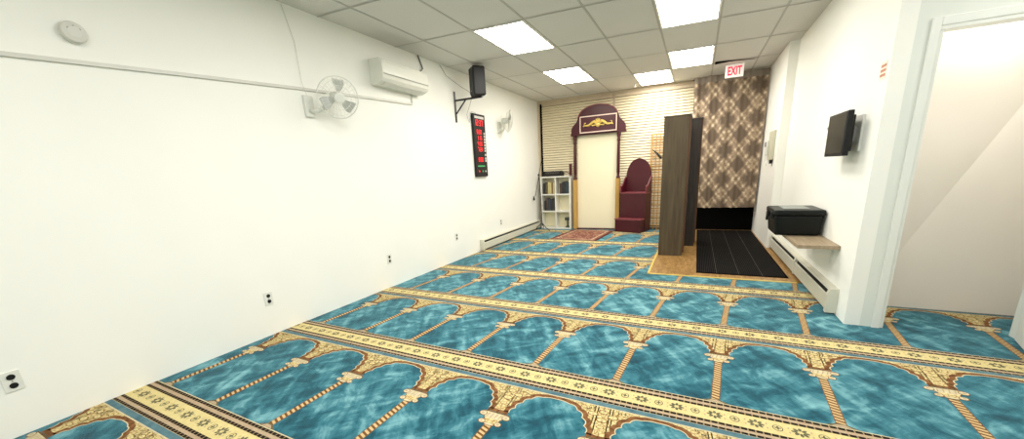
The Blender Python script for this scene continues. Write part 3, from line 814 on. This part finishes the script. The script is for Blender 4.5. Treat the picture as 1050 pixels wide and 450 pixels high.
# pine trellis
tr = thing('trellis', 'light pine square lattice trellis leaning on the blinds', 'trellis', (2.58, 8.70, .0085))
for x in (0, .40): MB().box(x, 0, 0, x+.03, .03, 2.0).obj('post', M['trellis'], tr)
MB().box(.03, 0, 1.97, .40, .03, 2.0).obj('top_rail', M['trellis'], tr)
q = MB()
for i in range(1, 5): q.box(.03+.074*i-.008, .006, 0, .03+.074*i+.008, .014, 1.97)
for i in range(1, 22): q.box(.03, .015, .09*i-.008, .40, .023, .09*i+.008)
q.obj('lattice', M['trellis'], tr)
tag(MB().tube([(2.62, 8.62, 1.69), (2.72, 8.60, 1.60), (2.80, 8.60, 1.50)], [.006, .022, .026], 8).obj('hanging_torch', M['black']), 'short black bar hanging slanted across the pine trellis', 'bar')

# tall dark cabinets by the mat
def cabinet(x, y, w_, d_, h_, m_, mdoor, label, handle_z):
    o = thing('tall_cabinet', label, 'cabinet', (x, y, .0065), 0, 'tall dark cabinets beside the mat')
    MB().box(0, 0, 0, w_-.02, d_, h_-.02, bevel=.002).obj('carcass', m_, o)
    MB().box(-.004, -.006, h_-.02, w_+.004, d_+.004, h_, bevel=.002).obj('top', m_, o)
    dr_ = MB().box(w_-.02, .004, .06, w_, d_-.004, h_-.024, bevel=.002).obj('door', mdoor, o)
    hd = MB(); hd.tube([(w_, .06, handle_z-.05), (w_+.018, .06, handle_z-.05), (w_+.018, .06, handle_z+.05), (w_, .06, handle_z+.05)], .006, 6)
    hd.obj('handle', M['blackmetal'], dr_)
    MB().box(.01, .012, -.0005, w_-.03, d_-.01, 0).obj('plinth', M['dark'], o)
    return o
cabinet(3.015, 6.1, .352, .60, 2.03, M['slab'], M['slabred'], 'nearest tall dark brown wooden cabinet standing beside the black mat', 1.0)
cabinet(3.20, 6.92, .325, .60, 2.05, M['slab2'], M['slabred'], 'second tall charcoal cabinet, behind the nearest brown one', 1.0)

# ------------------------------------------------------------------ damask curtain and exit sign
def damask():
    m, nt, b = new_mat('damask cloth')
    N, L = nt.nodes.new, nt.links.new
    tc = N('ShaderNodeTexCoord'); sp_ = N('ShaderNodeSeparateXYZ'); L(tc.outputs['Object'], sp_.inputs[0])
    def mth(op, a, bb=0):
        n = N('ShaderNodeMath'); n.operation = op
        for i, v in enumerate((a, bb)):
            if isinstance(v, (int, float)): n.inputs[i].default_value = v
            else: L(v, n.inputs[i])
        return n.outputs[0]
    x, z = sp_.outputs['X'], sp_.outputs['Z']
    kx, kz = 2*PI/.46, 2*PI/.54
    cx, cz = mth('COSINE', mth('MULTIPLY', x, kx)), mth('COSINE', mth('MULTIPLY', z, kz))
    lat = mth('ADD', cx, cz)                       # diamond lattice
    line = mth('ABSOLUTE', lat)
    c3x, c3z = mth('COSINE', mth('MULTIPLY', x, kx*3)), mth('COSINE', mth('MULTIPLY', z, kz*3))
    leaf = mth('MULTIPLY', c3x, c3z)
    c5 = mth('MULTIPLY', mth('COSINE', mth('MULTIPLY', x, kx*5)), mth('COSINE', mth('MULTIPLY', z, kz*4)))
    s = mth('SUBTRACT', 1.0, mth('MULTIPLY', line, .75))          # bright near lattice lines
    star = mth('MULTIPLY', mth('ABSOLUTE', mth('MULTIPLY', mth('SINE', mth('MULTIPLY', x, kx)), mth('SINE', mth('MULTIPLY', z, kz)))), .55)
    s = mth('SUBTRACT', s, mth('MULTIPLY', star, -.25))
    s = mth('ADD', mth('MULTIPLY', s, .6), mth('ADD', mth('MULTIPLY', leaf, .26), mth('MULTIPLY', c5, .18)))
    nz = N('ShaderNodeTexNoise'); nz.inputs['Scale'].default_value = 26; nz.inputs['Detail'].default_value = 3; L(tc.outputs['Object'], nz.inputs['Vector'])
    s = mth('ADD', s, mth('MULTIPLY', mth('SUBTRACT', nz.outputs['Fac'], .5), .7))
    rp = N('ShaderNodeValToRGB'); e = rp.color_ramp.elements; e.new(.5); e.new(.6)
    for i, (p, c) in enumerate([(.05, (96, 80, 64)), (.36, (130, 110, 90)), (.58, (160, 138, 112)), (.85, (222, 204, 174))]): e[i].position = p; e[i].color = srgb(*c)
    L(s, rp.inputs['Fac']); L(rp.outputs['Color'], b.inputs['Base Color']); b.inputs['Roughness'].default_value = .75
    return m
cu = thing('curtain', 'brown and cream damask curtain hanging in front of the exit door', 'curtain', (3.93, 8.45, .50))
cw, ch = .60, 2.36
q = MB(); nx, nz_ = 60, 12
grid_ = []
for j in range(nz_+1):
    row = []
    v = j/nz_
    for i in range(nx+1):
        u = -1+2*i/nx
        xx = u*(cw-.055*(1-v)) + .035*(1-v)
        row.append(q.bm.verts.new((xx, .022*math.sin(u*15+.6*math.sin(v*3))*(.6+.4*(1-v))+.01*math.sin(u*37), v*ch)))
    grid_.append(row)
for j in range(nz_):
    for i in range(nx): q.bm.faces.new((grid_[j][i], grid_[j][i+1], grid_[j+1][i+1], grid_[j+1][i]))
q.obj('cloth', damask(), cu, True)
q = MB(); hp_ = []
for i in range(nx+1):
    u = -1+2*i/nx; hp_.append((u*cw, .022*math.sin(u*15+.6*math.sin(3))*.6+.01*math.sin(u*37)-.004))
for a, b_ in zip(hp_, hp_[1:]): q.quad((a[0], a[1], ch-.05), (b_[0], b_[1], ch-.05), (b_[0], b_[1], ch+.06), (a[0], a[1], ch+.06))
q.obj('heading_hem', mat('grey hem', (128, 116, 104), .8), cu, True)
MB().tube([(-.62, .05, ch+.03), (.61, .05, ch+.03)], .012, 8).obj('rod', M['blackmetal'], cu)
for x in (-.45, -.15, .12, .45): MB().torus((x, .035, ch+.03), .026, .006, rotto((1, .2, 0)), 16, 6).obj('ring', M['black'], cu)

ex = thing('exit_sign', 'white lit exit sign with red letters hanging from the ceiling', 'exit sign', (3.945, 7.85, H-.215), 0)
MB().box(-.135, 0, 0, .135, .05, .195, bevel=.006).obj('housing', M['exitface'], ex)
MB().box(-.05, .005, .195, .05, .045, .2135).obj('canopy', M['white'], ex)
def text(txt, size, m_, parent, loc, rot, name='lettering', ext=.002):
    cv = bpy.data.curves.new('txt', 'FONT'); cv.body = txt; cv.size = size; cv.extrude = ext; cv.align_x = 'CENTER'; cv.offset = .004*size/.15
    to = bpy.data.objects.new('tmp', cv); C.objects.link(to)
    bpy.context.view_layer.update()
    me_ = bpy.data.meshes.new_from_object(to.evaluated_get(bpy.context.evaluated_depsgraph_get()))
    bpy.data.objects.remove(to); me_.materials.append(m_)
    o = bpy.data.objects.new(name, me_); C.objects.link(o); o.parent = parent; o.location = loc; o.rotation_euler = rot
    return o
tx = text('EXIT', .165, M['exitred'], ex, (0, -.003, .036), (PI/2, 0, 0)); tx.scale = (.62, 1.1, 1)
# ceiling sprinkler
spk = thing('sprinkler', 'tiny white ceiling sprinkler head near the farthest light panel', 'sprinkler', (2.27, 8.35, H))
MB().lathe((0, 0, -.045), [(.012, 0), (.014, .02), (.03, .035), (.035, .044)], 14).obj('escutcheon', M['white'], spk)
MB().lathe((0, 0, -.06), [(.022, 0), (.022, .004), (.006, .006), (.006, .016)], 12).obj('deflector', M['silver'], spk)

# ------------------------------------------------------------------ right wall things
ic = thing('wall_intercom', 'beige wall intercom with hanging handset beside the patterned curtain', 'intercom', (XP, 7.45, 1.33))
MB().box(-.035, -.20, .03, -.001, .20, .47, bevel=.006).obj('housing', mat('beige plastic', (196, 194, 170), .5), ic)
MB().box(-.075, .12, .10, -.036, .20, .34, bevel=.012).obj('handset', M['white'], ic)
MB().box(-.085, .13, .24, -.076, .19, .31, bevel=.003).obj('display', M['purple'], ic)
MB().box(-.04, -.15, -.03, -.004, -.05, .025, bevel=.004).obj('button', M['black'], ic)
MB().tube([(-.06, .16, .10), (-.07, .17, .0), (-.05, .14, -.05), (-.03, .05, .02)], .005, 6).obj('cord', M['white'], ic)

tv = thing('monitor', 'small black flat monitor on a white bracket on the right wall', 'monitor', (4.55, 4.235, 1.53), 0)
MB().box(-.02, -.24, -.175, .02, .25, .175, bevel=.006).obj('housing', M['black'], tv)
MB().box(-.0225, -.222, -.15, -.0202, .232, .16).obj('screen', M['screen'], tv)
MB().box(.02, -.20, -.14, .045, .20, .14, bevel=.006).obj('back_cover', M['black'], tv)
MB().box(.045, -.08, -.06, .1095, .06, .06).obj('bracket_arm', M['silver'], tv)
MB().box(.095, -.17, -.14, .1098, .14, .14).obj('mount_plate', M['white'], tv)
MB().tube([(-.01, .255, .09), (-.015, .28, .08), (-.01, .262, .05)], .006, 6).obj('clip', M['silver'], tv)

sh = thing('wall_shelf', 'grey oak wall shelf fixed to the right wall under the black case', 'shelf', (XR, 4.12, .56))
MB().box(-.31, 0, 0, -.001, .98, .032, bevel=.002).obj('board', M['shelfwood'], sh)
for y in (.18, .80): 
    q = MB(); q.box(-.22, y-.012, -.012, -.002, y+.012, -.001).box(-.014, y-.012, -.16, -.002, y+.012, -.012); q.obj('bracket', M['white'], sh)
ca = thing('storage_case', 'black plastic lidded storage case standing on the wall shelf', 'case', (4.435, 4.60, .5935), 0)
def taper(z0_, z1_, a, b_, y0_, y1_, infl):
    q = MB(); q.box(-a, y0_, z0_, b_, y1_, z1_, bevel=.018)
    zc = (z0_+z1_)/2
    for v in q.bm.verts:
        if v.co.z < zc: v.co.x *= infl; v.co.y = (v.co.y-(y0_+y1_)/2)*(.94)+(y0_+y1_)/2
    return q
taper(.0, .205, .20, .20, .02, .48, .93).obj('tub', M['case'], ca)
MB().box(-.215, .0, .205, .212, .50, .262, bevel=.016).obj('lid', M['case'], ca)
MB().box(-.12, .1, .262, .10, .40, .268, bevel=.002).obj('lid_panel', mat('grey label', (120, 126, 122), .35), ca)
for y in (.12, .36): MB().box(-.225, y-.03, .16, -.202, y+.03, .235, bevel=.004).obj('latch', M['black'], ca)
MB().box(-.21, .49, .10, -.12, .515, .2, bevel=.006).obj('handle', M['black'], ca)

sk = thing('wall_sticker', 'small white sticker with red brown print near the door corner', 'sticker', (XR, 3.87, 1.94))
MB().box(-.0025, -.055, -.06, -.0005, .055, .06).obj('paper', M['sticker'], sk)
q = MB()
for z in (.03, -.002, -.034): q.box(-.0035, -.045, z-.006, -.0026, .045, z+.012)
q.obj('print', M['stickered'], sk)

# ------------------------------------------------------------------ camera, world, look
cam_d = bpy.data.cameras.new('camera'); cam = bpy.data.objects.new('camera', cam_d); C.objects.link(cam)
cam_d.sensor_fit = 'HORIZONTAL'; cam_d.sensor_width = 36; cam_d.lens = 36*382.1/1050
cam_d.shift_y = 50.3/1050; cam_d.clip_start = .02
Rv, Uv, Fv = Vector((0.90034103, 0.43227077, -0.05027937)), Vector((-0.06272671, 0.24323344, 0.96793742)), Vector((-0.43064068, 0.86831992, -0.24610797))
mw = Matrix(((Rv.x, Uv.x, -Fv.x, 3.4837), (Rv.y, Uv.y, -Fv.y, 0), (Rv.z, Uv.z, -Fv.z, 1.35), (0, 0, 0, 1)))
cam.matrix_world = mw
SC.camera = cam
wd = bpy.data.worlds.new('world'); SC.world = wd; wd.use_nodes = True
wd.node_tree.nodes['Background'].inputs['Color'].default_value = (.9, .95, 1, 1); wd.node_tree.nodes['Background'].inputs['Strength'].default_value = .15
SC.view_settings.view_transform = 'Standard'; SC.view_settings.look = 'None'; SC.view_settings.exposure = .25; SC.view_settings.gamma = 1.08
SC.cycles.max_bounces = 10; SC.cycles.diffuse_bounces = 6
